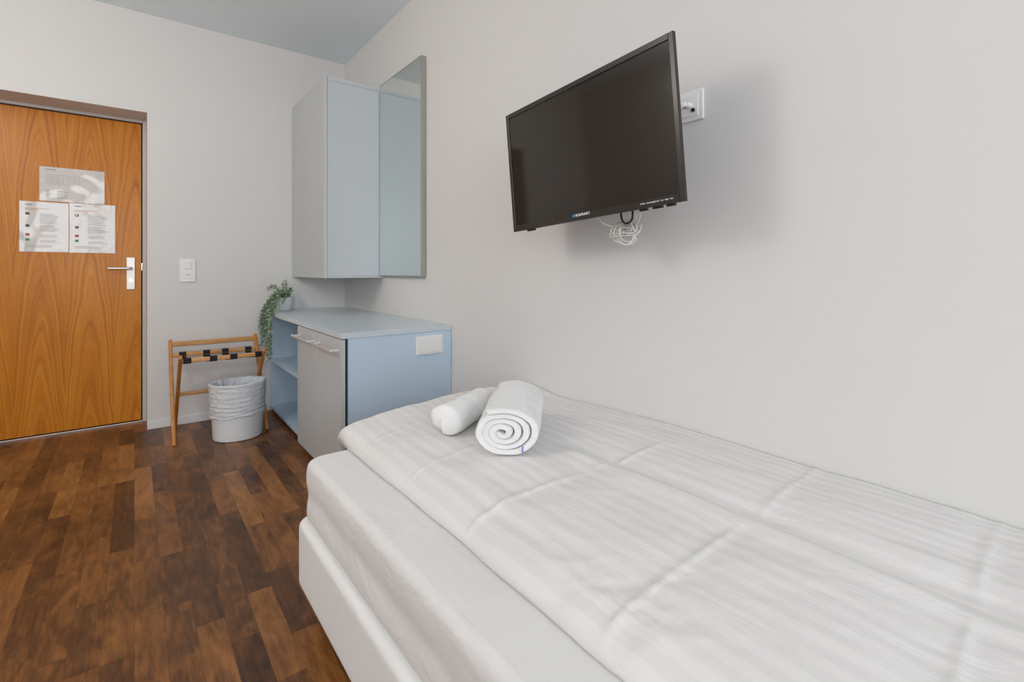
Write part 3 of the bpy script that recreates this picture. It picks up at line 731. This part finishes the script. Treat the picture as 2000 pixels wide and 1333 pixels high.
# trails over the front edge
for (dx0, y, zend, w) in ((-.155, 3.80, .50, .02), (-.165, 3.76, .565, .02), (-.150, 3.74, .60, .015), (-.160, 3.84, .50, .02), (-.14, 3.83, .56, .02), (-.142, 3.72, .435, .008), (-.138, 3.735, .40, .008), (-.142, 3.64, .43, .004), (-.145, 3.67, .50, .004), (-.150, 3.79, .62, .02), (-.170, 3.80, .66, .02), (-.146, 3.62, .47, .004), (-.150, 3.70, .42, .006), (-.172, 3.78, .58, .02)):
    xx = px_+dx0
    S((px_-.015, py_-.03, zt), (px_-.06, (py_+y)/2, zt+.045), (xx+.03, y, CT+.05), (xx, y, CT-.03), (xx-rr.uniform(-w, w), y+rr.uniform(-w, w), (CT+zend)/2-.02), (xx+rr.uniform(-w, w), y, zend))
b = bmesh.new()
for s_ in stems: add_tube(b, s_, .0011, 5)
obj('stems', b, M['stem'], pt, smooth=True)
b = bmesh.new()
def leaf(c, d, ln, wd):
    d = d.normalized(); u = d.cross(Vector((rr.uniform(-1, 1), rr.uniform(-1, 1), rr.uniform(-1, 1)))).normalized(); n_ = d.cross(u)
    pts = [c, c+d*ln*.35+u*wd*.5+n_*wd*.1, c+d*ln*.8+u*wd*.42, c+d*ln-n_*wd*.15, c+d*ln*.8-u*wd*.42, c+d*ln*.35-u*wd*.5+n_*wd*.1]
    V = [b.verts.new(p) for p in pts]; mid = b.verts.new(c+d*ln*.55-n_*wd*.12)
    for i in range(6): b.faces.new((V[i], V[(i+1) % 6], mid)).smooth = True
for s_ in stems:
    L_ = sum((s_[i+1]-s_[i]).length for i in range(len(s_)-1)); n = max(8, int(L_/.0056))
    for i in range(n):
        f = (i+.5)/n
        if f < .12: continue
        q = f*(len(s_)-1); a = int(q); p = s_[a].lerp(s_[min(a+1, len(s_)-1)], q-a)
        tdir = (s_[min(a+1, len(s_)-1)]-s_[max(a-1, 0)]).normalized()
        ph = i*2.4; o_ = tdir.orthogonal().normalized(); o_ = (Matrix.Rotation(ph, 3, tdir) @ o_)
        d = o_+tdir*.45; ln = rr.uniform(.015, .023)
        e_ = p+d.normalized()*ln
        if e_.y > 3.936 or (e_.x > CX-.004 and e_.z < CT+.004) or p.x > CX-.004 and p.z < CT+.003: continue
        leaf(p, d, ln, rr.uniform(.008, .012))
obj('foliage', b, M['leaf'], pt)

# ------------------------------------------------------------ added glowing globe, out of view, to brighten the room
cl = thing('added_fill_globe', 'unseen round glowing globe added as fill light', 'lamp', (FILL_POS[0], FILL_POS[1], H))
M['glow'] = mat('fill_globe_glow', (0.9, 0.88, 0.84), 0.3)
g = M['glow'].node_tree.nodes['Principled BSDF']; g.inputs['Emission Color'].default_value = (1.0, 0.94, 0.88, 1); g.inputs['Emission Strength'].default_value = FILL_POWER
b = bmesh.new(); bmesh.ops.create_uvsphere(b, u_segments=32, v_segments=16, radius=.25, matrix=Matrix.Translation(FILL_POS))
obj('fill_globe', b, M['glow'], cl, smooth=True)
b = bmesh.new(); add_lathe(b, [(0, -.0005), (.06, -.0005), (.06, -.03), (.01, -.04), (.01, -.25), (.05, -.26), (.06, -.28), (0, -.28)], (FILL_POS[0], FILL_POS[1], H), 32); bmesh.ops.remove_doubles(b, verts=b.verts, dist=1e-5)
obj('rod', b, M['steel'], cl, smooth=True)
